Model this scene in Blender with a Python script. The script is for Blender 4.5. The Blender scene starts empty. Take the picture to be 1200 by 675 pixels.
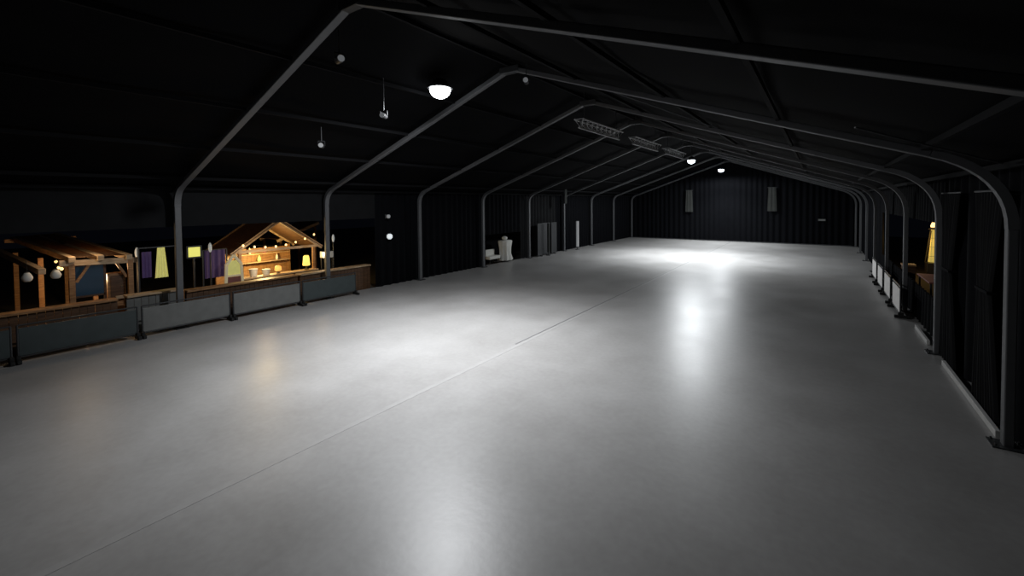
import bpy, bmesh, math, random
from mathutils import Vector, Matrix
random.seed(7)
PI = math.pi
C = bpy.context.scene.collection
# ---------------------------------------------------------------- materials
def mat(name, col, rough=.6, metal=0., noise=0., nscale=8., bump=0., emit=None, estr=0., spec=.5, alpha=None):
    m = bpy.data.materials.new(name); m.use_nodes = True
    nt = m.node_tree; b = nt.nodes['Principled BSDF']
    b.inputs['Base Color'].default_value = (*col, 1)
    b.inputs['Roughness'].default_value = rough
    b.inputs['Metallic'].default_value = metal
    b.inputs['Specular IOR Level'].default_value = spec
    if emit:
        b.inputs['Emission Color'].default_value = (*emit, 1); b.inputs['Emission Strength'].default_value = estr
    if noise or bump:
        tc = nt.nodes.new('ShaderNodeTexCoord'); n = nt.nodes.new('ShaderNodeTexNoise')
        n.inputs['Scale'].default_value = nscale; n.inputs['Detail'].default_value = 5
        nt.links.new(tc.outputs['Object'], n.inputs['Vector'])
        if noise:
            r = nt.nodes.new('ShaderNodeMapRange')
            r.inputs['To Min'].default_value = 1 - noise; r.inputs['To Max'].default_value = 1 + noise
            nt.links.new(n.outputs['Fac'], r.inputs['Value'])
            mx = nt.nodes.new('ShaderNodeVectorMath'); mx.operation = 'SCALE'
            mx.inputs[0].default_value = col
            nt.links.new(r.outputs['Result'], mx.inputs['Scale'])
            nt.links.new(mx.outputs['Vector'], b.inputs['Base Color'])
        if bump:
            bp = nt.nodes.new('ShaderNodeBump'); bp.inputs['Strength'].default_value = bump; bp.inputs['Distance'].default_value = .02
            nt.links.new(n.outputs['Fac'], bp.inputs['Height']); nt.links.new(bp.outputs['Normal'], b.inputs['Normal'])
    return m
def wood(name, c1, c2, scale=3.):
    m = bpy.data.materials.new(name); m.use_nodes = True
    nt = m.node_tree; b = nt.nodes['Principled BSDF']
    tc = nt.nodes.new('ShaderNodeTexCoord'); mp = nt.nodes.new('ShaderNodeMapping'); mp.inputs['Scale'].default_value = (1, 1, 9)
    n = nt.nodes.new('ShaderNodeTexNoise'); n.inputs['Scale'].default_value = scale; n.inputs['Detail'].default_value = 6; n.inputs['Distortion'].default_value = .6
    r = nt.nodes.new('ShaderNodeValToRGB'); r.color_ramp.elements[0].position = .35; r.color_ramp.elements[1].position = .7
    r.color_ramp.elements[0].color = (*c1, 1); r.color_ramp.elements[1].color = (*c2, 1)
    nt.links.new(tc.outputs['Object'], mp.inputs['Vector']); nt.links.new(mp.outputs['Vector'], n.inputs['Vector'])
    nt.links.new(n.outputs['Fac'], r.inputs['Fac']); nt.links.new(r.outputs['Color'], b.inputs['Base Color'])
    b.inputs['Roughness'].default_value = .55
    return m
def floor_mat():
    m = bpy.data.materials.new('grey_resin_floor'); m.use_nodes = True
    nt = m.node_tree; b = nt.nodes['Principled BSDF']; L = nt.links.new
    tc = nt.nodes.new('ShaderNodeTexCoord')
    n1 = nt.nodes.new('ShaderNodeTexNoise'); n1.inputs['Scale'].default_value = .45; n1.inputs['Detail'].default_value = 6; n1.inputs['Roughness'].default_value = .6
    n2 = nt.nodes.new('ShaderNodeTexNoise'); n2.inputs['Scale'].default_value = 9; n2.inputs['Detail'].default_value = 6
    L(tc.outputs['Object'], n1.inputs['Vector']); L(tc.outputs['Object'], n2.inputs['Vector'])
    a = nt.nodes.new('ShaderNodeMath'); a.operation = 'MULTIPLY_ADD'; a.inputs[1].default_value = .35
    L(n2.outputs['Fac'], a.inputs[0]); L(n1.outputs['Fac'], a.inputs[2])
    r = nt.nodes.new('ShaderNodeValToRGB')
    r.color_ramp.elements[0].position = .45; r.color_ramp.elements[0].color = (.268, .262, .255, 1)
    r.color_ramp.elements[1].position = .9; r.color_ramp.elements[1].color = (.365, .36, .355, 1)
    L(a.outputs[0], r.inputs['Fac']); L(r.outputs['Color'], b.inputs['Base Color'])
    rr = nt.nodes.new('ShaderNodeMapRange'); rr.inputs['To Min'].default_value = .33; rr.inputs['To Max'].default_value = .46
    L(n1.outputs['Fac'], rr.inputs['Value']); L(rr.outputs['Result'], b.inputs['Roughness'])
    bp = nt.nodes.new('ShaderNodeBump'); bp.inputs['Strength'].default_value = .12; bp.inputs['Distance'].default_value = .01
    L(n2.outputs['Fac'], bp.inputs['Height']); L(bp.outputs['Normal'], b.inputs['Normal'])
    b.inputs['Specular IOR Level'].default_value = .5
    return m
M = dict(
    floor=floor_mat(),
    ground=mat('dark_outdoor_paving', (.05, .042, .036), .8, noise=.4, nscale=2.5, bump=.3),
    liner=mat('black_roof_liner', (.0022, .0023, .0028), .85, noise=.4, nscale=1.2, bump=.2, spec=.06),
    drape=mat('black_wall_drape', (.0028, .0031, .0042), .85, noise=.35, nscale=3, spec=.06),
    drape2=mat('charcoal_wall_drape', (.008, .0084, .0092), .85, noise=.3, nscale=3, spec=.1),
    alu=mat('grey_aluminium', (.10, .103, .109), .55, .2, noise=.12, nscale=6),
    alud=mat('dark_steel', (.05, .052, .055), .5, .5, noise=.2, nscale=6),
    purlin=mat('blackened_purlin_steel', (.004, .0042, .005), .8, 0, noise=.2, spec=.1),
    truss=mat('pale_truss_aluminium', (.32, .33, .34), .45, .4, noise=.1),
    seam=mat('dark_floor_seam', (.17, .17, .17), .5, noise=.2, nscale=5),
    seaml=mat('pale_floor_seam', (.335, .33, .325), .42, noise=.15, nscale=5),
    basew=mat('pale_baseboard', (.5, .5, .49), .5, noise=.2, nscale=4),
    teal=mat('grey_green_barrier_panel', (.045, .058, .060), .4, noise=.25, nscale=4),
    greyp=mat('mid_grey_barrier_panel', (.15, .155, .15), .45, noise=.25, nscale=4),
    rubber=mat('black_rubber', (.006, .006, .006), .8, noise=.2),
    white=mat('white_panel', (.85, .83, .81), .5, noise=.12, nscale=5),
    cloth=mat('off_white_cloth', (.62, .62, .58), .8, noise=.12, nscale=7, bump=.3),
    wood=wood('warm_timber', (.20, .095, .035), (.42, .23, .10)),
    woodp=wood('pale_timber', (.35, .23, .13), (.58, .44, .28)),
    woodd=wood('dark_timber', (.06, .028, .012), (.13, .065, .03)),
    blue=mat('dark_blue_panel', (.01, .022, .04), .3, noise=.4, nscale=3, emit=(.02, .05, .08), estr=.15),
    house=mat('black_lamp_housing', (.03, .03, .032), .5, .3, noise=.2),
    lens=mat('glowing_white_lens', (1, 1, 1), .3, emit=(.93, .97, 1), estr=14),
    lensf=mat('glowing_cool_lens', (1, 1, 1), .3, emit=(.80, .90, 1), estr=9),
    lensd=mat('dim_pale_lens', (.3, .3, .3), .3, emit=(.9, .95, 1), estr=.1),
    lensp=mat('dim_lamp_glass', (.4, .42, .42), .3, emit=(.8, .85, .8), estr=.22),
    lensw=mat('soft_white_glass', (.8, .8, .8), .3, emit=(.85, .95, 1), estr=.6),
    bulb=mat('warm_bulb_glass', (1, .8, .5), .3, emit=(1, .62, .25), estr=2.2),
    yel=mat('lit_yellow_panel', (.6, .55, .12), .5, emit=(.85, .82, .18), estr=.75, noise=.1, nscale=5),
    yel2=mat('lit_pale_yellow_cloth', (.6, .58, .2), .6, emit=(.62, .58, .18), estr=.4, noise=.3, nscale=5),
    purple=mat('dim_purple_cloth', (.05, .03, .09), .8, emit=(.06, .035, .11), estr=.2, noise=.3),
    flameh=mat('dim_yellow_flame_tube', (.6, .45, .1), .4, emit=(1, .78, .18), estr=.38, noise=.3, nscale=2),
    amber=mat('glowing_amber_shade', (1, .5, .1), .4, emit=(1, .48, .12), estr=.9),
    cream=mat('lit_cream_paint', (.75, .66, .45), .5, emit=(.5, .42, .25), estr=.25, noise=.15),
    flame=mat('glowing_yellow_tube', (1, .8, .2), .4, emit=(1, .72, .16), estr=1.0),
    stain=mat('brushed_dark_metal', (.12, .11, .09), .4, .6, noise=.2),
    red=mat('dull_pink_red_board', (.25, .09, .08), .6, noise=.3, nscale=5),
    strip=mat('dim_grey_strip', (.035, .037, .035), .85, noise=.3, nscale=2, spec=.1),
)
# ---------------------------------------------------------------- mesh helpers (all in local coordinates of the thing)
def box(bm, c, s, rot=None):
    r = bmesh.ops.create_cube(bm, size=1)
    mtx = Matrix.Translation(c) @ (rot.to_4x4() if rot else Matrix.Identity(4)) @ Matrix.Diagonal((*s, 1))
    bmesh.ops.transform(bm, matrix=mtx, verts=r['verts']); return bm
def aim(a, b, up=Vector((0, 0, 1))):
    z = (Vector(b) - Vector(a)).normalized()
    if abs(z.dot(up)) > .99: up = Vector((0, 1, 0))
    x = up.cross(z).normalized(); y = z.cross(x)
    return Matrix((x, y, z)).transposed()
def bar(bm, a, b, w, d=None):
    a = Vector(a); b = Vector(b)
    return box(bm, (a + b) / 2, (w, d or w, (b - a).length), aim(a, b))
def tube(bm, a, b, r, r2=None, seg=12):
    a = Vector(a); b = Vector(b)
    q = bmesh.ops.create_cone(bm, cap_ends=True, segments=seg, radius1=r, radius2=r if r2 is None else r2, depth=(b - a).length)
    bmesh.ops.transform(bm, matrix=Matrix.Translation((a + b) / 2) @ aim(a, b).to_4x4(), verts=q['verts']); return bm
def ball(bm, c, r, sz=1.):
    q = bmesh.ops.create_uvsphere(bm, u_segments=14, v_segments=9, radius=r)
    bmesh.ops.transform(bm, matrix=Matrix.Translation(c) @ Matrix.Diagonal((1, 1, sz, 1)), verts=q['verts']); return bm
def lathe(bm, prof, seg=16, c=(0, 0, 0)):
    rings = []
    for r, z in prof:
        rings.append([bm.verts.new((c[0] + r * math.cos(2 * PI * i / seg), c[1] + r * math.sin(2 * PI * i / seg), c[2] + z)) for i in range(seg)])
    for a, b in zip(rings, rings[1:]):
        for i in range(seg): bm.faces.new((a[i], a[(i + 1) % seg], b[(i + 1) % seg], b[i]))
    bm.faces.new(rings[0][::-1]); bm.faces.new(rings[-1]); return bm
def B(): return bmesh.new()
def obj(name, bm, m, parent=None, loc=(0, 0, 0), bevel=0, smooth=False, kind=None):
    bmesh.ops.recalc_face_normals(bm, faces=bm.faces)
    me = bpy.data.meshes.new(name); bm.to_mesh(me); bm.free(); me.materials.append(M[m])
    if smooth:
        for p in me.polygons: p.use_smooth = True
    o = bpy.data.objects.new(name, me); C.objects.link(o); o.location = loc
    if parent: o.parent = parent
    if bevel:
        b = o.modifiers.new('bevel', 'BEVEL'); b.width = bevel; b.segments = 2; b.limit_method = 'ANGLE'
    if kind: o['kind'] = kind
    return o
def tag(o, label, cat, group=None):
    o['label'] = label; o['category'] = cat
    if group: o['group'] = group
    return o
def thing(name, label, cat, loc, rotz=0, group=None):
    o = bpy.data.objects.new(name, None); C.objects.link(o); o.empty_display_size = .2
    o.location = loc; o.rotation_euler = (0, 0, rotz); return tag(o, label, cat, group)
def dup(root, loc, label, rotz=None):
    r = root.copy(); C.objects.link(r); r.location = loc; r['label'] = label
    if rotz is not None: r.rotation_euler = (0, 0, rotz)
    for ch in list(root.children):
        c = ch.copy(); C.objects.link(c); c.parent = r
        for g in ch.children:
            d = g.copy(); C.objects.link(d); d.parent = c
    return r
# ---------------------------------------------------------------- hall dimensions (metres; camera stands at x=0, y=0)
XL, XR = -17.41, 2.57
XM = (XL + XR) / 2 - .1
H, HR = 4.485, 7.95
Y1, D, NF = 4.857, 5.0, 9
YB, YE = -9.0, 45.1
def roof_z(x, off=.22):
    t = (x - XM) / ((XR if x > XM else XL) - XM)
    return HR + (H - HR) * abs(t) + off
# ---------------------------------------------------------------- setting
bm = B(); box(bm, ((XL + XR) / 2, (YB + YE) / 2, -.05), (XR - XL + .7, YE - YB, .1)); obj('floor', bm, 'floor', kind='structure')
bm = B(); box(bm, ((XL - 24) / 1, 15, -.13), (47, 90, .1)); obj('ground_left', bm, 'ground', kind='structure')
bm = B(); box(bm, (XR + 16.2, 15, -.13), (31, 90, .1)); obj('ground_right', bm, 'ground', kind='structure')
bm = B(); box(bm, (-7.16, 27, .002), (.05, 35, .004)); obj('floor_seam', bm, 'seam', kind='structure')
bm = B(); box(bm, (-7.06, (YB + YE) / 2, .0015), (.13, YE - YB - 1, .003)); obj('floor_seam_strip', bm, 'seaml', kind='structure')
# roof liner: sagging a little between the frames, with long shallow wrinkles
bm = B(); NX, NY = 48, 220; g = []
for i in range(NX + 1):
    x = XL - .32 + (XR - XL + .64) * i / NX; row = []
    for j in range(NY + 1):
        y = YB + (YE - YB) * j / NY
        ph = ((y - Y1) / D) % 1
        sag = .10 * math.sin(PI * ph) ** 2 * (1 - .5 * abs((x - XM) / 10))
        row.append(bm.verts.new((x, y, roof_z(x) + .02 - sag + .012 * math.sin(x * 5 + math.sin(y * .8) * 2))))
    g.append(row)
for i in range(NX):
    for j in range(NY): bm.faces.new((g[i][j], g[i + 1][j], g[i + 1][j + 1], g[i][j + 1]))
obj('ceiling', bm, 'liner', smooth=True, kind='structure')
def drape_y(name, x, y0, y1, z0, z1, m='drape', amp=.05, per=.42):
    bm = B(); n = max(4, int((y1 - y0) / .07)); a = []; b = []
    for i in range(n + 1):
        y = y0 + (y1 - y0) * i / n
        o = amp * math.sin(2 * PI * y / per + 1.1 * math.sin(y * 1.7))
        a.append(bm.verts.new((x + o * 1.2, y, z0))); b.append(bm.verts.new((x + o * .7, y, z1)))
    for i in range(n): bm.faces.new((a[i], a[i + 1], b[i + 1], b[i]))
    return obj(name, bm, m, smooth=True, kind='structure')
LW, RW = XL - .28, XR + .22
drape_y('wall_left', LW, YB, 12.4, 3.32, 4.62, 'drape2', .015, 1.3)
drape_y('wall_left', LW, 12.4, 20.4, 0, 4.62)
drape_y('wall_left', LW, 20.4, 24.2, 1.95, 4.62)
drape_y('wall_left', LW, 24.2, 29.0, 0, 4.62, 'drape2')
drape_y('wall_left', LW, 29.0, YE, 0, 4.62)
drape_y('wall_right', RW, YB, 15.3, 0, 4.62, 'drape', .06, .6)
drape_y('wall_right', RW, 15.3, 28.6, 0, 1.15)
drape_y('wall_right', RW, 15.3, 28.6, 3.35, 4.62)
drape_y('wall_right', RW, 28.6, YE, 0, 4.62)
bm = B(); n = 240; a = []; b = []
for i in range(n + 1):
    x = LW + (RW - LW) * i / n; o = .05 * math.sin(2 * PI * x / .5 + math.sin(x * 1.3))
    a.append(bm.verts.new((x, YE - .05 + o, 0))); b.append(bm.verts.new((x, YE - .05 + o, roof_z(x, .1))))
for i in range(n): bm.faces.new((a[i], a[i + 1], b[i + 1], b[i]))
obj('wall_far', bm, 'drape', smooth=True, kind='structure')
bm = B()
vs = [bm.verts.new(p) for p in ((LW, YB, 0), (RW, YB, 0), (RW, YB, roof_z(XR, .1)), (XM, YB, roof_z(XM, .1)), (LW, YB, roof_z(XL, .1)))]
bm.faces.new(vs); obj('wall_near', bm, 'drape', kind='structure')
for y0, y1 in ((10.12, 13.9), (15.6, 17.4)):
    bm = B(); box(bm, (RW - .26, (y0 + y1) / 2, .06), (.07, y1 - y0, .12)); obj('baseboard_right', bm, 'basew', bevel=.008, kind='structure')
bm = B(); box(bm, (-7.5, YE - .2, .04), (19.6, .05, .08)); obj('baseboard_far', bm, 'alud', kind='structure')
# roof purlins
n = 0
for s in (-1, 1):
    for t in (.0, .22, .45, .68, .9):
        if s > 0 and t == 0: continue
        n += 1; x = XM + s * t * 10
        bm = B(); box(bm, (x, (YB + YE) / 2, roof_z(x) - .15), (.07, YE - YB - .2, .09)); obj('trim_%d' % n, bm, 'purlin', kind='structure')
for nm, x in (('trim_10', XL), ('trim_11', XR)):
    bm = B(); box(bm, (x, (YB + YE) / 2, H + .10), (.09, YE - YB - .2, .1)); obj(nm, bm, 'purlin', kind='structure')
# ---------------------------------------------------------------- portal frames
def sweep(bm, pts, w, d):
    """rectangular section d (in the frame plane) by w (along y), swept along x-z points"""
    rings = []
    for i, p in enumerate(pts):
        p = Vector(p)
        t = (Vector(pts[min(i + 1, len(pts) - 1)]) - Vector(pts[max(i - 1, 0)])).normalized()
        nrm = Vector((-t.y, t.x))
        a = p + nrm * d / 2; b = p - nrm * d / 2
        rings.append([bm.verts.new(v) for v in ((a.x, -w / 2, a.y), (b.x, -w / 2, b.y), (b.x, w / 2, b.y), (a.x, w / 2, a.y))])
    for r, s in zip(rings, rings[1:]):
        for i in range(4): bm.faces.new((r[i], r[(i + 1) % 4], s[(i + 1) % 4], s[i]))
    bm.faces.new(rings[0][::-1]); bm.faces.new(rings[-1]); return bm
def make_frame(label):
    t = thing('tent_frame', label, 'frame', (XM, Y1, 0), 0, 'portal frames of the tent hall')
    for s, hw in ((-1, XM - XL), (1, XR - XM)):
        kr = .5 if s < 0 else .95
        slope = (HR - H) / hw; ll = math.hypot(1, slope)
        p0 = Vector((s * hw, H - kr)); p1 = Vector((s * hw, H)); p2 = Vector((s * (hw - kr * 1.1 / ll), H + kr * 1.1 * slope / ll))
        obj('post', sweep(B(), [(s * hw, .012), tuple(p0)], .17, .13), 'alu', t, bevel=.015)
        kn = [tuple((1 - u) ** 2 * p0 + 2 * u * (1 - u) * p1 + u * u * p2) for u in [i / 10 for i in range(11)]]
        obj('knee', sweep(B(), kn, .17, .128), 'alu', t)
        obj('rafter', sweep(B(), [tuple(p2), (s * .02, HR - .02)], .17, .13), 'alu', t, bevel=.015)
        b = B(); box(b, (s * hw, 0, .012), (.42, .34, .024))
        for dx in (-.16, .16):
            for dy in (-.12, .12): tube(b, (s * hw + dx, dy, .02), (s * hw + dx, dy, .06), .016, seg=6)
        obj('base_plate', b, 'alud', t)
    b = B(); box(b, (0, 0, HR - .06), (.7, .19, .2)); obj('ridge_bracket', b, 'alud', t, bevel=.02)
    return t
ordn = ['first', 'second', 'third', 'fourth', 'fifth', 'sixth', 'seventh', 'eighth', 'ninth']
f0 = make_frame('grey aluminium portal frame nearest the camera, its ridge just above the picture')
for k in range(1, NF):
    l = '%s grey aluminium portal frame from the camera, spanning the hall' % ordn[k]
    if k == NF - 1: l = 'farthest grey aluminium portal frame, standing just before the black end wall'
    if k == 1: l = 'second grey portal frame from the camera, its curved right knee beside the near right drape'
    dup(f0, (XM, Y1 + k * D, 0), l)
# ---------------------------------------------------------------- lighting truss pieces under the ridge
def make_truss(label, loc, L=3.6):
    t = thing('lighting_truss', label, 'truss', loc, 0, 'truss pieces hung under the ridge')
    w = .34
    for x, z in ((-w / 2, 0), (w / 2, 0), (0, -.3)):
        obj('chord', tube(B(), (x, 0, z), (x, L, z), .03, seg=8), 'truss', t)
    b = B(); n = 9
    for i in range(n):
        y = L * i / n; y2 = L * (i + .5) / n; y3 = L * (i + 1) / n
        for x in (-w / 2, w / 2):
            tube(b, (x, y, 0), (0, y2, -.3), .012, seg=6); tube(b, (0, y2, -.3), (x, y3, 0), .012, seg=6)
        tube(b, (-w / 2, y, 0), (w / 2, y, 0), .012, seg=6)
    obj('lattice', b, 'truss', t)
    for y in (.4, L - .4):
        obj('hanger', tube(B(), (0, y, 0), (0, y, 1.05), .012, seg=6), 'alud', t)
    return t
tr = make_truss('pale lattice truss hung under the ridge, nearest of the hanging trusses', (XM + .45, 13.2, 6.95))
dup(tr, (XM + .45, 18.3, 6.95), 'pale lattice truss under the ridge, second of the hanging trusses from the camera')
dup(tr, (XM + .45, 23.2, 6.95), 'pale lattice truss under the ridge, farthest of the hanging trusses')
# ---------------------------------------------------------------- floodlights
def make_flood(label, loc, drop, lens, r=.17, tilt=0, group='floodlights under the roof'):
    t = thing('floodlight', label, 'light', loc, 0, group)
    b = lathe(B(), [(r * .5, .20), (r * .62, .16), (r * .75, .08), (r * 1.08, .0), (r * 1.08, -.03), (r * .98, -.03), (r * .98, -.005)], 20)
    obj('housing', b, 'house', t, smooth=False)
    obj('lens', ball(B(), (0, 0, -.08), r * .97, .85), lens, t, smooth=True)
    b = B(); tube(b, (0, 0, .18), (0, 0, drop), .015, seg=8); box(b, (0, 0, drop), (.14, .1, .03)); obj('hanging_rod', b, 'alud', t)
    obj('rim', lathe(B(), [(r * 1.08, -.05), (r * 1.16, -.05), (r * 1.16, .02), (r * 1.08, .02)], 20), 'alud', t)
    return t
main = (-8.9, 8.4, 7.3)
make_flood('blazing white floodlight hanging near the ridge, by far the brightest lamp', main, roof_z(-8.9) - 7.3 - .1, 'lens', .30)
make_flood('bright cool lamp near the ridge far down the hall, larger of the far pair', (-7.7, 31.4, 7.0), .95, 'lensf', .27)
make_flood('bright cool lamp far down the hall, smaller and right of the far pair', (-7.72, 42.5, 7.0), .95, 'lensf', .26)
def make_spot(label, loc, drop, ang, lens='lensd'):
    t = thing('spotlight', label, 'light', loc, ang, 'small unlit spotlights under the roof')
    b = B(); tube(b, (0, -.12, 0), (0, .12, 0), .075, .06, 14); obj('housing', b, 'house', t)
    b = B(); tube(b, (0, -.135, 0), (0, -.12, 0), .066, seg=14); obj('lens', b, lens, t)
    b = B(); bar(b, (-.09, 0, 0), (-.09, 0, .13), .012, .03); bar(b, (.09, 0, 0), (.09, 0, .13), .012, .03); bar(b, (-.09, 0, .13), (.09, 0, .13), .012, .03)
    tube(b, (0, 0, .13), (0, 0, drop), .012, seg=8); obj('bracket', b, 'alud', t)
    return t
make_spot('small pale spotlight hung by the ridge of the nearest frame', (-8.1, 4.92, 6.95), .6, 1.3)
make_spot('small pale spotlight hung low left of the brightest lamp', (-9.6, 7.05, 6.35), 1.0, .6)
make_spot('small dim spotlight hung right of the brightest lamp', (-6.5, 9.2, 7.25), .45, .5)
make_spot('small dim spotlight high on the left roof slope', (-12.2, 6.8, 5.75), .55, .9)
# thin bracing wires in the roof
for a, b_, l in (((-4.75, 10.15, 7.0), (-2.5, 13.2, 6.15), 'thin bracing wire falling rightward under the right roof slope past second frame'),
                 ((2.42, 9.76, 4.6), (.4, 7.4, 5.05), 'thin bracing wire rising from the second frame right knee')):
    tag(obj('bracing_wire', tube(B(), a, b_, .014, seg=6), 'alu'), l, 'wire', 'roof bracing wires')
# ---------------------------------------------------------------- rink barriers on the left
def make_barrier(label, loc, L, face, group, rz=0, h=.97):
    t = thing('barrier_panel', label, 'barrier', loc, rz, group)
    b = B(); box(b, (0, L / 2, h * .55), (.03, L - .14, h * .74)); obj('panel', b, face, t, bevel=.006)
    b = B(); f = .022
    tube(b, (0, .05, h), (0, L - .05, h), f, seg=10); tube(b, (0, .05, h * .15), (0, L - .05, h * .15), f, seg=10)
    tube(b, (0, .05, .03), (0, .05, h), f, seg=10); tube(b, (0, L - .05, .03), (0, L - .05, h), f, seg=10)
    obj('tube_frame', b, 'alud', t)
    for y in (.05, L - .05):
        b = B(); box(b, (.05, y, .05), (.42, .085, .1)); box(b, (.02, y, .14), (.16, .08, .1)); obj('foot', b, 'rubber', t, bevel=.015)
    return t
bl = [(-1.0, 'teal', 'dark grey-green barrier panel at the left picture edge, lowest in view'),
      (1.4, 'teal', 'dark grey-green barrier panel below the timber pergola'),
      (3.8, 'greyp', 'lighter grey barrier panel behind which the nearest left post rises'),
      (6.2, 'greyp', 'grey barrier panel just right of the nearest left post'),
      (8.6, 'teal', 'dark barrier panel ending the left row, beside the second left post')]
first = {}
for y, f, l in bl:
    if f not in first: first[f] = make_barrier(l, (-17.12, y, 0), 2.39, f, 'barrier panels along the left side')
    else: dup(first[f], (-17.12, y, 0), l)
# timber ledge behind the barriers
def make_ledge(label, y0, y1, top, front, z=1.14):
    L = y1 - y0; t = thing('timber_ledge', label, 'counter', (-18.15, y0, -.08), 0, 'timber ledge sections behind the left barriers'); z += .08
    b = B(); box(b, (0, L / 2, z - .03), (.46, L, .06)); obj('ledge_top', b, top, t, bevel=.01)
    b = B(); n = max(1, int(L / .16))
    for i in range(n): box(b, (.12, (i + .5) * L / n, (z - .06) / 2), (.03, L / n * .94, z - .06))
    obj('front_boards', b, front, t)
    k = max(2, int(L / 1.6) + 1)
    for i in range(k):
        b = B(); box(b, (-.12, .06 + (L - .12) * i / (k - 1), (z - .06) / 2), (.09, .09, z - .06)); obj('leg', b, 'woodd', t)
    return t
make_ledge('brown timber ledge in front of the pergola at left edge', -1.2, 3.5, 'wood', 'woodd', 1.16)
make_ledge('short grey-fronted ledge with a pale top left of the nearest left post', 3.7, 5.1, 'woodp', 'greyp', 1.2)
make_ledge('olive brown timber ledge in front of the market stall', 5.2, 8.9, 'wood', 'woodd', 1.1)
make_ledge('brown timber ledge running past the second left post', 9.0, 12.3, 'woodp', 'woodd', 1.1)
# ---------------------------------------------------------------- timber pergola outside, left
GZ = -.08
t = thing('timber_pergola', 'warm lit timber pergola with long roof beams beyond the left barriers', 'pergola', (-19, 2.7, GZ))
def pc(n, a, b_, w, d, m, par=t): return obj(n, bar(B(), a, b_, w, d), m, par, bevel=.008)
for a in ((0, 0), (0, 1.32), (-6.6, -.5), (-6.6, .8), (-3.3, -.25), (-3.3, 1.05)): pc('post', (a[0], a[1], 0), (a[0], a[1], 2.34), .13, .13, 'wood')
pc('front_beam', (0, -.25, 2.38), (0, 1.5, 2.3), .12, .18, 'woodp'); pc('rear_beam', (-6.6, -.75, 2.8), (-6.6, 1.1, 2.8), .10, .14, 'wood')
for y, z0, y2, z1 in ((0, 2.48, -.5, 2.86), (.62, 2.46, .1, 2.9), (1.28, 2.42, .6, 2.94), (-.6, 2.2, -1.2, 2.7)): pc('rafter', (.15, y, z0), (-7.0, y2, z1), .15, .17, 'woodp')
b = B(); v = [b.verts.new(q) for q in ((.1, -.02, 2.53), (.1, 1.3, 2.49), (-6.9, .62, 3.0), (-6.9, -.5, 2.94))]; b.faces.new(v)
bmesh.ops.solidify(b, geom=b.faces[:], thickness=.02); obj('roof_board', b, 'woodd', t)
for x, y in ((-.04, .1), (-.04, .98)): pc('brace', (x, y + (0 if y < .5 else .26), 1.75), (x, y + (.3 if y < .5 else 0), 2.3), .07, .07, 'wood')
pc('rail', (0, .95, 1.12), (0, 1.35, 1.12), .06, .10, 'woodp')
t = thing('lit_notice_board', 'dark blue board framed between the pergola front posts', 'board', (-19.25, 3.12, GZ))
obj('panel', box(B(), (0, 0, 1.75), (.04, .62, .92)), 'blue', t)
b = B()
for y in (-.34, .34): bar(b, (0, y, 0), (0, y, 2.25), .06)
for z in (1.26, 2.24): bar(b, (0, -.34, z), (0, .34, z), .06)
obj('frame', b, 'woodd', t)
t = thing('wooden_cabinet', 'small warm wooden cabinet at the right pergola post', 'cabinet', (-19.35, 3.72, GZ))
obj('body', box(B(), (0, 0, .95), (.4, .42, 1.9)), 'wood', t, bevel=.01)
d = obj('door', box(B(), (.21, 0, 1.45), (.02, .3, .75)), 'woodd', t); obj('handle', ball(B(), (.235, .1, 1.45), .02), 'stain', d)
# table with stacked things behind pergola
t = thing('picnic_table', 'timber table with bench inside the pergola', 'table', (-20.6, 2.3, GZ), .1)
obj('tabletop', box(B(), (0, 0, .76), (.8, 1.5, .05)), 'woodp', t)
for y in (-.6, .6):
    b = B(); bar(b, (-.35, y, 0), (.2, y, .74), .08, .05); bar(b, (.35, y, 0), (-.2, y, .74), .08, .05); obj('leg', b, 'wood', t)
for x in (-.7, .7):
    b = B(); box(b, (x, 0, .45), (.26, 1.5, .04))
    for y in (-.6, .6): box(b, (x, y, .215), (.06, .05, .43))
    obj('bench', b, 'wood', t)
for i, (x, y, l) in enumerate(((-18.7, 1.80, 'white paper lantern hanging left of the pergola posts'), (-18.75, 2.35, 'pinkish white paper lantern hanging beside the left pergola post'))):
    t = thing('paper_lantern', l, 'lantern', (x, y, 2.0), 0, 'paper lanterns under the pergola')
    obj('shade', lathe(B(), [(.05, -.11), (.09, -.08), (.115, 0), (.09, .08), (.05, .15)], 14), 'cloth', t, smooth=True)
    obj('cord', tube(B(), (0, 0, .15), (0, 0, .5), .006, seg=6), 'rubber', t)
    obj('cap', tube(B(), (0, 0, .14), (0, 0, .17), .05, seg=10), 'stain', t)
# ---------------------------------------------------------------- market stall with pitched roof
t = thing('market_stall', 'warm lit timber market stall with a steep pitched roof beyond the barriers', 'stall', (-20.2, 9.2, GZ))
hy = 1.9; ez = 2.0; az = 3.35; dp = 2.4
for y in (-1.55, 1.55):
    for x in (0, -dp): obj('post', box(B(), (x, y, 1.05), (.12, .12, 2.1)), 'wood', t, bevel=.01)
for x in (.12, -dp - .1):
    for s in (-1, 1): obj('gable_board', bar(B(), (x, s * hy, ez + .02), (x, 0, az + .06), .05, .16), 'woodp', t)
for s in (-1, 1):
    b = B(); n = 9
    for i in range(n):
        u0, u1 = i / n, (i + 1) / n
        a = Vector((0, s * hy * (1 - (u0 + u1) / 2), ez + (az - ez) * (u0 + u1) / 2 + .05)); ang = math.atan2(az - ez, -s * hy)
        box(b, (-dp / 2, a.y, a.z), (dp + .3, math.hypot(hy, az - ez) / n * 1.05, .03), Matrix.Rotation(ang, 3, 'X'))
    obj('roof_slope', b, 'woodd', t)
obj('counter', box(B(), (.1, 0, 1.0), (.5, 3.2, .06)), 'woodp', t, bevel=.01)
b = B()
for i in range(20): box(b, (.02, -1.5 + 3.0 * (i + .5) / 20, .48), (.025, .14, .96))
obj('front_boards', b, 'wood', t)
b = B()
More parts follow.
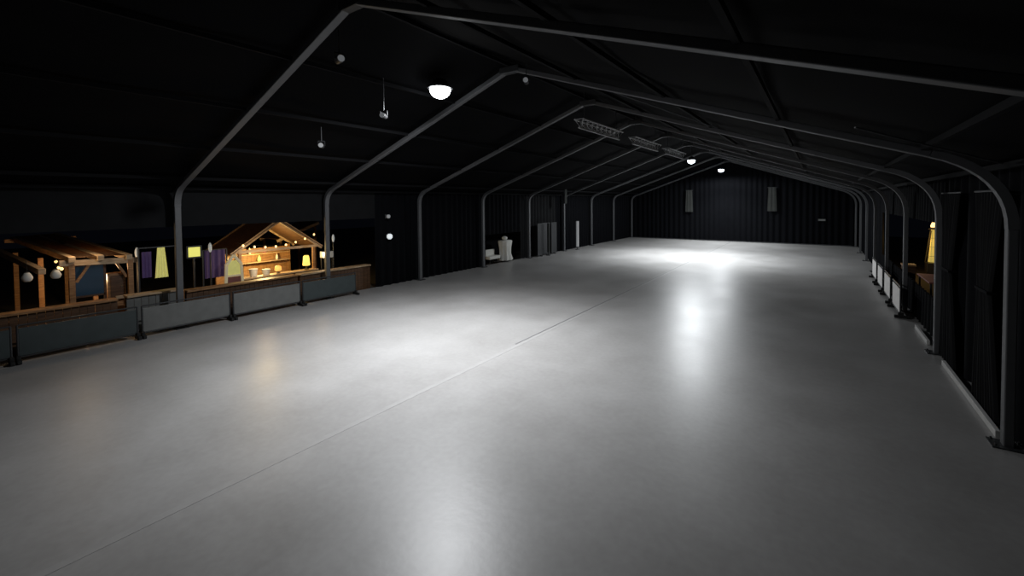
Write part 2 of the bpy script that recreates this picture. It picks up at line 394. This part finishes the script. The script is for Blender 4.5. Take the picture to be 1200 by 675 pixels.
for i in range(18): box(b, (-dp, -1.5 + 3.0 * (i + .5) / 18, 1.0), (.025, .16, 2.0))
obj('rear_boards', b, 'wood', t)
for z in (1.35, 1.75): obj('shelf', box(B(), (-dp + .2, 0, z), (.35, 2.9, .03)), 'woodp', t)
obj('tie_beam', box(B(), (.12, 0, 2.12), (.06, 3.3, .12)), 'woodp', t)
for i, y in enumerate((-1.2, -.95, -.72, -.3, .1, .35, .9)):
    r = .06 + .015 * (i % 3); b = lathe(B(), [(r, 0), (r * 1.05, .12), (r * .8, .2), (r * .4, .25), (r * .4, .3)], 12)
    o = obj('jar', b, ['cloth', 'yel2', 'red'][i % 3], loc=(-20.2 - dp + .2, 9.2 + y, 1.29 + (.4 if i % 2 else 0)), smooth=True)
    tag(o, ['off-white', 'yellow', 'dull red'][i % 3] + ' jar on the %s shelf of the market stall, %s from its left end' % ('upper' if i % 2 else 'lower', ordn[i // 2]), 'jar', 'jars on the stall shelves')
# things in and by the stall
t = thing('table_lamp', 'glowing yellow table lamp on the right of the stall counter', 'lamp', (-20.1, 10.35, .955))
obj('shade', lathe(B(), [(.13, .18), (.16, .2), (.12, .62), (.08, .66)], 16), 'flame', t, smooth=True)
obj('foot', lathe(B(), [(.1, 0), (.1, .03), (.03, .05), (.03, .18)], 14), 'stain', t)
t = thing('table_lamp', 'small amber glowing lamp in the middle of the stall counter', 'lamp', (-20.1, 9.1, .955))
obj('shade', lathe(B(), [(.1, .1), (.14, .14), (.12, .3), (.05, .34)], 16), 'amber', t, smooth=True)
obj('foot', lathe(B(), [(.08, 0), (.08, .02), (.03, .03), (.03, .11)], 14), 'stain', t)
for y, z, l in ((8.1, .3, 'white tub on the left end of the stall counter'), (8.6, .22, 'low white tub on the stall counter left of the amber lamp')):
    tag(obj('tub', lathe(B(), [(.12, 0), (.16, z), (.17, z), (.17, z + .03), (.02, z + .03)], 18), 'cloth', loc=(-20.08, y, .955)), l, 'tub', 'tubs on the stall counter')
t = thing('menu_board', 'pale lit standing board with a pointed top left of the market stall', 'board', (-19.3, 7.1, GZ))
b = B()
for q in (-1, 1): bar(b, (0, q * .33, 0), (0, q * .25, 1.75), .09, .09)
for q in (-1, 1): bar(b, (0, q * .27, 1.72), (0, 0, 2.12), .09, .09)
bar(b, (0, -.27, 1.3), (0, .27, 1.3), .07)
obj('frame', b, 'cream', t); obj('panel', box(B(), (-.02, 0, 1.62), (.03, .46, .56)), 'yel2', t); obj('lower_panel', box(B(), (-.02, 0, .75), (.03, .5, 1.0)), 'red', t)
t = thing('white_crate', 'white crate standing on posts right of the stall by the second left post', 'crate', (-19.4, 10.95, GZ))
obj('box', box(B(), (0, 0, 1.72), (.4, .45, .3)), 'cloth', t, bevel=.02)
for x in (-.15, .15):
    for y in (-.18, .18): obj('leg', box(B(), (x, y, .79), (.04, .04, 1.57)), 'alud', t)
# second lean-to roof right of the stall
t = thing('canopy_frame', 'grey timber canopy with one sloping roof right of the market stall', 'canopy', (-23.3, 11.6, GZ))
for y, zz in ((-.9, 2.2), (.9, 2.95)):
    for x in (0, -1.8): obj('post', box(B(), (x, y, zz / 2), (.09, .09, zz)), 'woodd', t)
for x in (.06, -1.86): obj('sloping_beam', bar(B(), (x, -1.1, 2.2), (x, 1.1, 3.05), .05, .14), 'woodp', t)
obj('roof_board', box(B(), (-.9, 0, 2.72), (2.0, 2.3, .03), Matrix.Rotation(math.atan2(.85, 2.2), 3, 'X')), 'woodd', t)
# signs, banners, figures of colour beyond the barrier
def sign(label, x, y, z0, w, h, m, name='lit_sign'):
    t = thing(name, label, 'sign', (x, y, GZ), 0, None)
    obj('panel', box(B(), (0, 0, z0 + h / 2 - GZ), (.06, w, h)), m, t, bevel=.01)
    b = B()
    for s in (-1, 1): bar(b, (0, s * (w / 2 + .03), z0 - .03 - GZ), (0, s * (w / 2 + .03), z0 + h + .03 - GZ), .05)
    for z in (z0 - .03, z0 + h + .03): bar(b, (0, -w / 2 - .05, z - GZ), (0, w / 2 + .05, z - GZ), .05)
    obj('frame', b, 'alud', t)
    obj('pole', tube(B(), (-.06, 0, 0), (-.06, 0, z0 + h / 2 - GZ), .03, seg=10), 'alud', t)
    obj('foot', box(B(), (-.06, 0, .03), (.4, .4, .06)), 'rubber', t)
    return t
sign('square yellow glowing sign just right of the nearest left post', -19.6, 5.93, 2.08, .36, .36, 'yel')
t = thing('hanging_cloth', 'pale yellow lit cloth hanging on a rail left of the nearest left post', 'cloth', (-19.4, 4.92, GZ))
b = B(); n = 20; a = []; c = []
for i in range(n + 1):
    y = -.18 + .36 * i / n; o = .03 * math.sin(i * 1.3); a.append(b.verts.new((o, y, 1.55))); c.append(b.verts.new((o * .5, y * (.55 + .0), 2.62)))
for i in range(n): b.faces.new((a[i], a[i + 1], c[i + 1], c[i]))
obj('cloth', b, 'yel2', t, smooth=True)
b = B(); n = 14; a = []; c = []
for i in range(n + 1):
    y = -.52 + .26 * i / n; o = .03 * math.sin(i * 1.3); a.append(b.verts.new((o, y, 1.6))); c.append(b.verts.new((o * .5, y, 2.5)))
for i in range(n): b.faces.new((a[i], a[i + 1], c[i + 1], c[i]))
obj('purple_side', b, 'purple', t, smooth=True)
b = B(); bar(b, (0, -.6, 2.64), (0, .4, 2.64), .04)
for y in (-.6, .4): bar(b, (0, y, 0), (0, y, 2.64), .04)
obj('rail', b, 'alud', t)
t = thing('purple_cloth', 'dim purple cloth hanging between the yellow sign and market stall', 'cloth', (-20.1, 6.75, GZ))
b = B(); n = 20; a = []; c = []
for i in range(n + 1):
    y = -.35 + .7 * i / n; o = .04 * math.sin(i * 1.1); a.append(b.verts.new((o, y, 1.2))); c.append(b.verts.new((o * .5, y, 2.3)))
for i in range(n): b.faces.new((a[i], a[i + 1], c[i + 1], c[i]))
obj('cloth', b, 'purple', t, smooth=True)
b = B(); bar(b, (0, -.4, 2.32), (0, .4, 2.32), .04)
for y in (-.4, .4): bar(b, (0, y, 0), (0, y, 2.32), .04)
obj('rail', b, 'alud', t)
# street-type lamps outside
def make_lamp(label, loc, h, lens='lensp', r=.06, name='post_lamp'):
    t = thing(name, label, 'lamp', loc, 0, 'small lamps beyond the left barriers')
    obj('pole', tube(B(), (0, 0, 0), (0, 0, h), .03, .022, 10), 'alud', t)
    obj('globe', ball(B(), (0, 0, h - r * 1.0), r, 3.2), lens, t, smooth=True)
    obj('cap', tube(B(), (0, 0, h + r * 2.4), (0, 0, h + r * 2.7), r * .7, r * .3, 12), 'stain', t)
    obj('base', tube(B(), (0, 0, 0), (0, 0, .05), .12, .1, 14), 'alud', t)
    return t
l0 = make_lamp('pale post lamp right of the pergola roof', (-20.0, 4.42, GZ), 2.5)
dup(l0, (-19.8, 6.5, GZ), 'pale post lamp between the yellow sign and market stall')
dup(l0, (-19.6, 11.4, GZ), 'pale post lamp close to the second left post')
dup(l0, (-18.9, 1.2, GZ), 'pale post lamp at the left picture edge')
def wall_lamp(label, loc, r, m):
    t = thing('wall_lamp', label, 'lamp', loc, 0, 'white lamps on the left black drape')
    obj('shade', lathe(B(), [(r * .5, -r), (r, -r * .4), (r, r * .5), (r * .5, r)], 14), m, t, smooth=True)
    b = B(); bar(b, (-.18, 0, 0), (0, 0, 0), .03); box(b, (-.19, 0, 0), (.03, .12, .2)); obj('bracket', b, 'alud', t)
wall_lamp('brighter lower white lamp on the black drape past the second left post', (-17.35, 12.95, 2.42), .13, 'lensw')
wall_lamp('dim upper white lamp on the black drape past the second left post', (-17.35, 12.9, 3.4), .09, 'lensd')
# strings of warm bulbs, added as a source for the warm light outside
def added_bulb_string(label, pts, n):
    t = thing('added_bulb_string', label, 'lights', pts[0], 0, 'added bulb strings outside')
    a, b_ = Vector(pts[0]), Vector(pts[1]); cb = B(); prev = None
    for i in range(n * 2 + 1):
        u = i / (n * 2); p = (b_ - a) * u; p.z -= .35 * 4 * u * (1 - u)
        if prev is not None: tube(cb, prev, p, .006, seg=5)
        if i % 2: 
            obj('bulb', ball(B(), p + Vector((0, 0, -.07)), .04, 1.3), 'bulb', t, smooth=True)
        prev = p
    obj('cable', cb, 'rubber', t)
added_bulb_string('added string of warm bulbs across the market stall front', ((-20.0, 7.5, 2.45), (-20.0, 10.9, 2.75)), 8)
added_bulb_string('added string of warm bulbs under the pergola beams', ((-19.5, 2.6, 2.2), (-24.5, 3.0, 2.6)), 4)
# ---------------------------------------------------------------- left alcove: white furniture
t = thing('white_bench', 'low off-white upholstered bench in the left wall alcove', 'bench', (-17.95, 20.75, 0))
obj('seat', box(B(), (0, .55, .42), (.6, 1.1, .2)), 'cloth', t, bevel=.05)
obj('backrest', box(B(), (-.27, .55, .7), (.14, 1.1, .42)), 'cloth', t, bevel=.04)
for x in (-.22, .22):
    for y in (.1, 1.0): obj('leg', tube(B(), (x, y, 0), (x, y, .33), .025, seg=8), 'alud', t)
t = thing('draped_table', 'tall bar table under a crumpled off-white cloth in the left alcove', 'table', (-17.85, 22.6, 0))
b = B(); seg = 40; rings = []
for r0, z, w in ((.02, 1.45, 0), (.40, 1.44, 0), (.44, 1.38, .01), (.36, .95, .03), (.34, .55, .04), (.44, .12, .07)):
    rings.append([b.verts.new(((r0 + w * math.sin(9 * 2 * PI * i / seg)) * math.cos(2 * PI * i / seg), (r0 + w * math.sin(9 * 2 * PI * i / seg)) * 1.25 * math.sin(2 * PI * i / seg), z)) for i in range(seg)])
for p, q in zip(rings, rings[1:]):
    for i in range(seg): b.faces.new((p[i], p[(i + 1) % seg], q[(i + 1) % seg], q[i]))
b.faces.new(rings[0]); obj('tablecloth', b, 'cloth', t, smooth=True)
obj('pedestal', tube(B(), (0, 0, 0), (0, 0, 1.4), .04), 'alud', t); obj('base', tube(B(), (0, 0, 0), (0, 0, .04), .3, .28, 20), 'alud', t)
t = tag(obj('tabletop_bag', ball(B(), (0, 0, .15), .2, .68), 'cloth', loc=(-17.85, 22.55, 1.445), smooth=True), 'rounded off-white bag on top of the draped bar table', 'bag')
bm = B(); box(bm, (-18.9, 22.3, 1.2), (.05, 4.6, 2.6)); obj('alcove_back', bm, 'drape', kind='structure')
# pale upright light columns by the left wall
def column(label, x, y, h, w, m='lensd', z0=0):
    t = thing('light_column', label, 'lamp', (x, y, 0), 0, 'slim upright columns along the left wall')
    obj('shade', tube(B(), (0, 0, z0 + .25), (0, 0, h), w, seg=14), m, t)
    obj('stem', tube(B(), (0, 0, .03), (0, 0, z0 + .25), .03, seg=8), 'alud', t)
    obj('base', tube(B(), (0, 0, 0), (0, 0, .04), .2, .18, 18), 'alud', t)
    obj('cap', tube(B(), (0, 0, h), (0, 0, h + .04), w * 1.05, seg=14), 'alud', t)
column('pale slim light column between the sixth and seventh left posts', -16.95, 31.3, 2.4, .12)
column('grey slim column just past the fifth left post', -17.0, 26.8, 2.4, .10, 'strip')
t = thing('hanging_speaker', 'pale long loudspeaker hanging by the left wall near sixth frame', 'loudspeaker', (-16.6, 28.6, 4.2))
b = B(); box(b, (0, 0, .45), (.24, .3, 1.5)); obj('cabinet', b, 'strip', t, bevel=.02)
obj('grille', box(B(), (.0, -.156, .45), (.19, .012, 1.38)), 'alud', t)
obj('suspension_rod', tube(B(), (0, 0, 1.2), (0, 0, roof_z(-16.6) - 4.2 - .05), .012, seg=6), 'alud', t)
t = thing('wall_panel', 'grey folding screen standing between fifth and sixth left posts', 'screen', (-17.3, 25.6, 0))
for i in range(3):
    b = B(); box(b, (.05 * (-1) ** i, .5 + i * .95, 1.25), (.03, .94, 2.4), Matrix.Rotation(.1 * (-1) ** i, 3, 'Z')); obj('leaf', b, 'alud', t, bevel=.01)
    obj('foot', box(B(), (.05 * (-1) ** i, .5 + i * .95, .025), (.3, .08, .05)), 'rubber', t)
# ---------------------------------------------------------------- right side: white barriers, heater, table
names = ['white barrier panel on the right, nearest of the white row', 'second white barrier panel of the right row from the camera', 'third white barrier panel of the right row from the camera', 'farthest white barrier panel of the right row']
wb = None
for i, y in enumerate((18.6, 21.0, 23.4, 25.8)):
    if wb is None: wb = make_barrier(names[i], (2.3, y, 0), 1.85, 'white', 'white barrier panels along the right side', 0, 1.05)
    else: dup(wb, (2.3, y, 0), names[i])
t = thing('patio_heater', 'pyramid patio heater with a glowing yellow tube outside the right opening', 'heater', (5.0, 30.1, GZ))
w = .27
obj('base', box(B(), (0, 0, .38), (.56, .56, .72)), 'stain', t, bevel=.02)
b = B()
for s in (-1, 1):
    for u in (-1, 1): bar(b, (s * w, u * w, .72), (s * .1, u * .1, 2.45), .035)
for z in (1.1, 1.6, 2.05):
    q = w + (.1 - w) * (z - .72) / 1.73
    for s in (-1, 1): bar(b, (s * q, -q, z), (s * q, q, z), .012); bar(b, (-q, s * q, z), (q, s * q, z), .012)
obj('guard_frame', b, 'stain', t)
obj('flame_tube', tube(B(), (0, 0, .78), (0, 0, 2.5), .21, .09, 20), 'flameh', t, smooth=False)
obj('top_cap', lathe(B(), [(.2, 2.5), (.2, 2.53), (.04, 2.68)], 4), 'stain', t)
obj('glowing_tip', lathe(B(), [(.11, 2.62), (.12, 2.7), (.02, 3.0)], 12), 'bulb', t)
t = thing('terrace_table', 'pinkish topped low table outside the right opening below the heater', 'table', (3.5, 20.6, GZ))
obj('tabletop', box(B(), (0, 0, 1.22), (.7, 2.2, .05)), 'red', t, bevel=.01)
for x in (-.28, .28):
    for y in (-1, 1): obj('leg', box(B(), (x, y, .6), (.05, .05, 1.2)), 'alud', t)
t = thing('wall_box', 'small wooden box lamp in the right opening beyond the white barriers', 'box', (3.15, 23.6, GZ))
obj('body', box(B(), (0, 0, .65), (.4, .5, 1.3)), 'woodd', t); obj('top', box(B(), (0, 0, 1.33), (.44, .54, .06)), 'wood', t)
# near right black drapes hanging in folds beside the second frame
for y, l in ((11.2, 'black gathered curtain nearest the second right post'), (14.0, 'black gathered curtain hanging beside the third right post')):
    t = thing('gathered_curtain', l, 'curtain', (RW - .16, y, 0), 0, 'gathered curtains on the right wall')
    b = B(); n = 60; a = []; c = []; e = []
    for i in range(n + 1):
        u = i / n - .5; o = .05 * math.sin(i * .95)
        a.append(b.verts.new((o, u * 1.5, .04))); e.append(b.verts.new((o, u * .7 + .15, 2.3))); c.append(b.verts.new((o * .6, u * 1.6, 4.15)))
    for i in range(n): b.faces.new((a[i], a[i + 1], e[i + 1], e[i])); b.faces.new((e[i], e[i + 1], c[i + 1], c[i]))
    obj('cloth', b, 'drape2', t, smooth=True)
    obj('tie_band', box(B(), (0, .15, 2.3), (.14, .74, .05)), 'drape', t)
    obj('rail', tube(B(), (0, -.9, 4.18), (0, .9, 4.18), .02, seg=8), 'alud', t)
# dim grey upright strips on the end wall, shaped as cloth on a rod
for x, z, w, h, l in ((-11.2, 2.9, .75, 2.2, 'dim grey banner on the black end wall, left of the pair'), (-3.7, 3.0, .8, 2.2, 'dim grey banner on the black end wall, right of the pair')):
    t = thing('grey_strip', l, 'strip', (x, YE - .28, z), 0, 'grey strips on the end wall')
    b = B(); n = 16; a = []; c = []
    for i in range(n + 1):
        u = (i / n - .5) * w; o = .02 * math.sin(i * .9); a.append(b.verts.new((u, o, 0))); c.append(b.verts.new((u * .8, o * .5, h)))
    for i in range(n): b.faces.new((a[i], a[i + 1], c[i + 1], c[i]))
    obj('cloth', b, 'strip', t, smooth=True)
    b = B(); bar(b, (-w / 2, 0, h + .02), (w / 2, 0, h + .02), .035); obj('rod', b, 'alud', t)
t = thing('exit_lamp', 'very dim small lamp low on the black end wall at right', 'lamp', (.16, YE - .2, 2.15))
obj('body', box(B(), (0, 0, .1), (.6, .1, .2)), 'strip', t, bevel=.01); obj('cover', box(B(), (0, -.06, .1), (.5, .02, .14)), 'greyp', t)
# ---------------------------------------------------------------- light
def lamp(kind, name, loc, e, col=(1, 1, 1), r=.1, rot=None, **k):
    l = bpy.data.lights.new(name, kind); l.energy = e; l.color = col
    if kind != 'SUN': l.shadow_soft_size = r
    for a, b_ in k.items(): setattr(l, a, b_)
    o = bpy.data.objects.new(name, l); C.objects.link(o); o.location = loc
    if rot: o.rotation_euler = rot
    return o
def flood(x, y, z, e, spill, col, size=118, r=.12):
    lamp('SPOT', 'floodlight_beam', (x, y, z), e, col, r, (0, 0, 0), spot_size=math.radians(size), spot_blend=1.0)
    lamp('SPOT', 'floodlight_spill', (x, y, z), spill, col, r, (0, 0, 0), spot_size=math.radians(178), spot_blend=.3)
flood(main[0], main[1], main[2] - .45, 4300, 1050, (.95, .97, 1), 119)
flood(-7.7, 31.4, 6.6, 6000, 2600, (.93, .97, 1), 125, .6)
flood(-7.72, 42.3, 6.6, 2600, 1000, (.93, .97, 1), 125, .35)
for nm, loc, e, c in (('pergola_glow', (-20.3, 3.3, 1.6), 110, (1, .62, .30)), ('pergola_glow', (-18.75, 2.9, 2.85), 26, (1, .70, .40)),
                      ('stall_glow', (-21.2, 9.0, 1.75), 210, (1, .70, .26)), ('stall_glow', (-19.3, 8.2, 1.7), 34, (1, .72, .42)),
                      ('stall_glow', (-19.2, 10.6, 1.7), 12, (1, .72, .42)), ('heater_glow', (4.2, 29.6, 1.9), 45, (1, .6, .2))):
    lamp('POINT', nm, loc, e, c, .12, specular_factor=.04)
w = bpy.data.worlds.new('night'); bpy.context.scene.world = w; w.use_nodes = True
w.node_tree.nodes['Background'].inputs[0].default_value = (.10, .12, .2, 1); w.node_tree.nodes['Background'].inputs[1].default_value = .01
# ---------------------------------------------------------------- camera
cam = bpy.data.cameras.new('camera'); co = bpy.data.objects.new('camera', cam); C.objects.link(co)
co.location = (0, 0, 4.043)
yaw, pitch, roll = .591, .027, .008
co.rotation_euler = (Matrix.Rotation(yaw, 3, 'Z') @ Matrix.Rotation(PI / 2 - pitch, 3, 'X') @ Matrix.Rotation(-roll, 3, 'Z')).to_euler()
cam.sensor_width = 36; cam.lens = 493.2 / 1200 * 36
cam.shift_x = -29.8 / 1200; cam.shift_y = -87.5 / 1200
cam.clip_start = .05; cam.clip_end = 300
bpy.context.scene.camera = co
sc = bpy.context.scene
sc.view_settings.view_transform = 'Standard'; sc.view_settings.look = 'None'
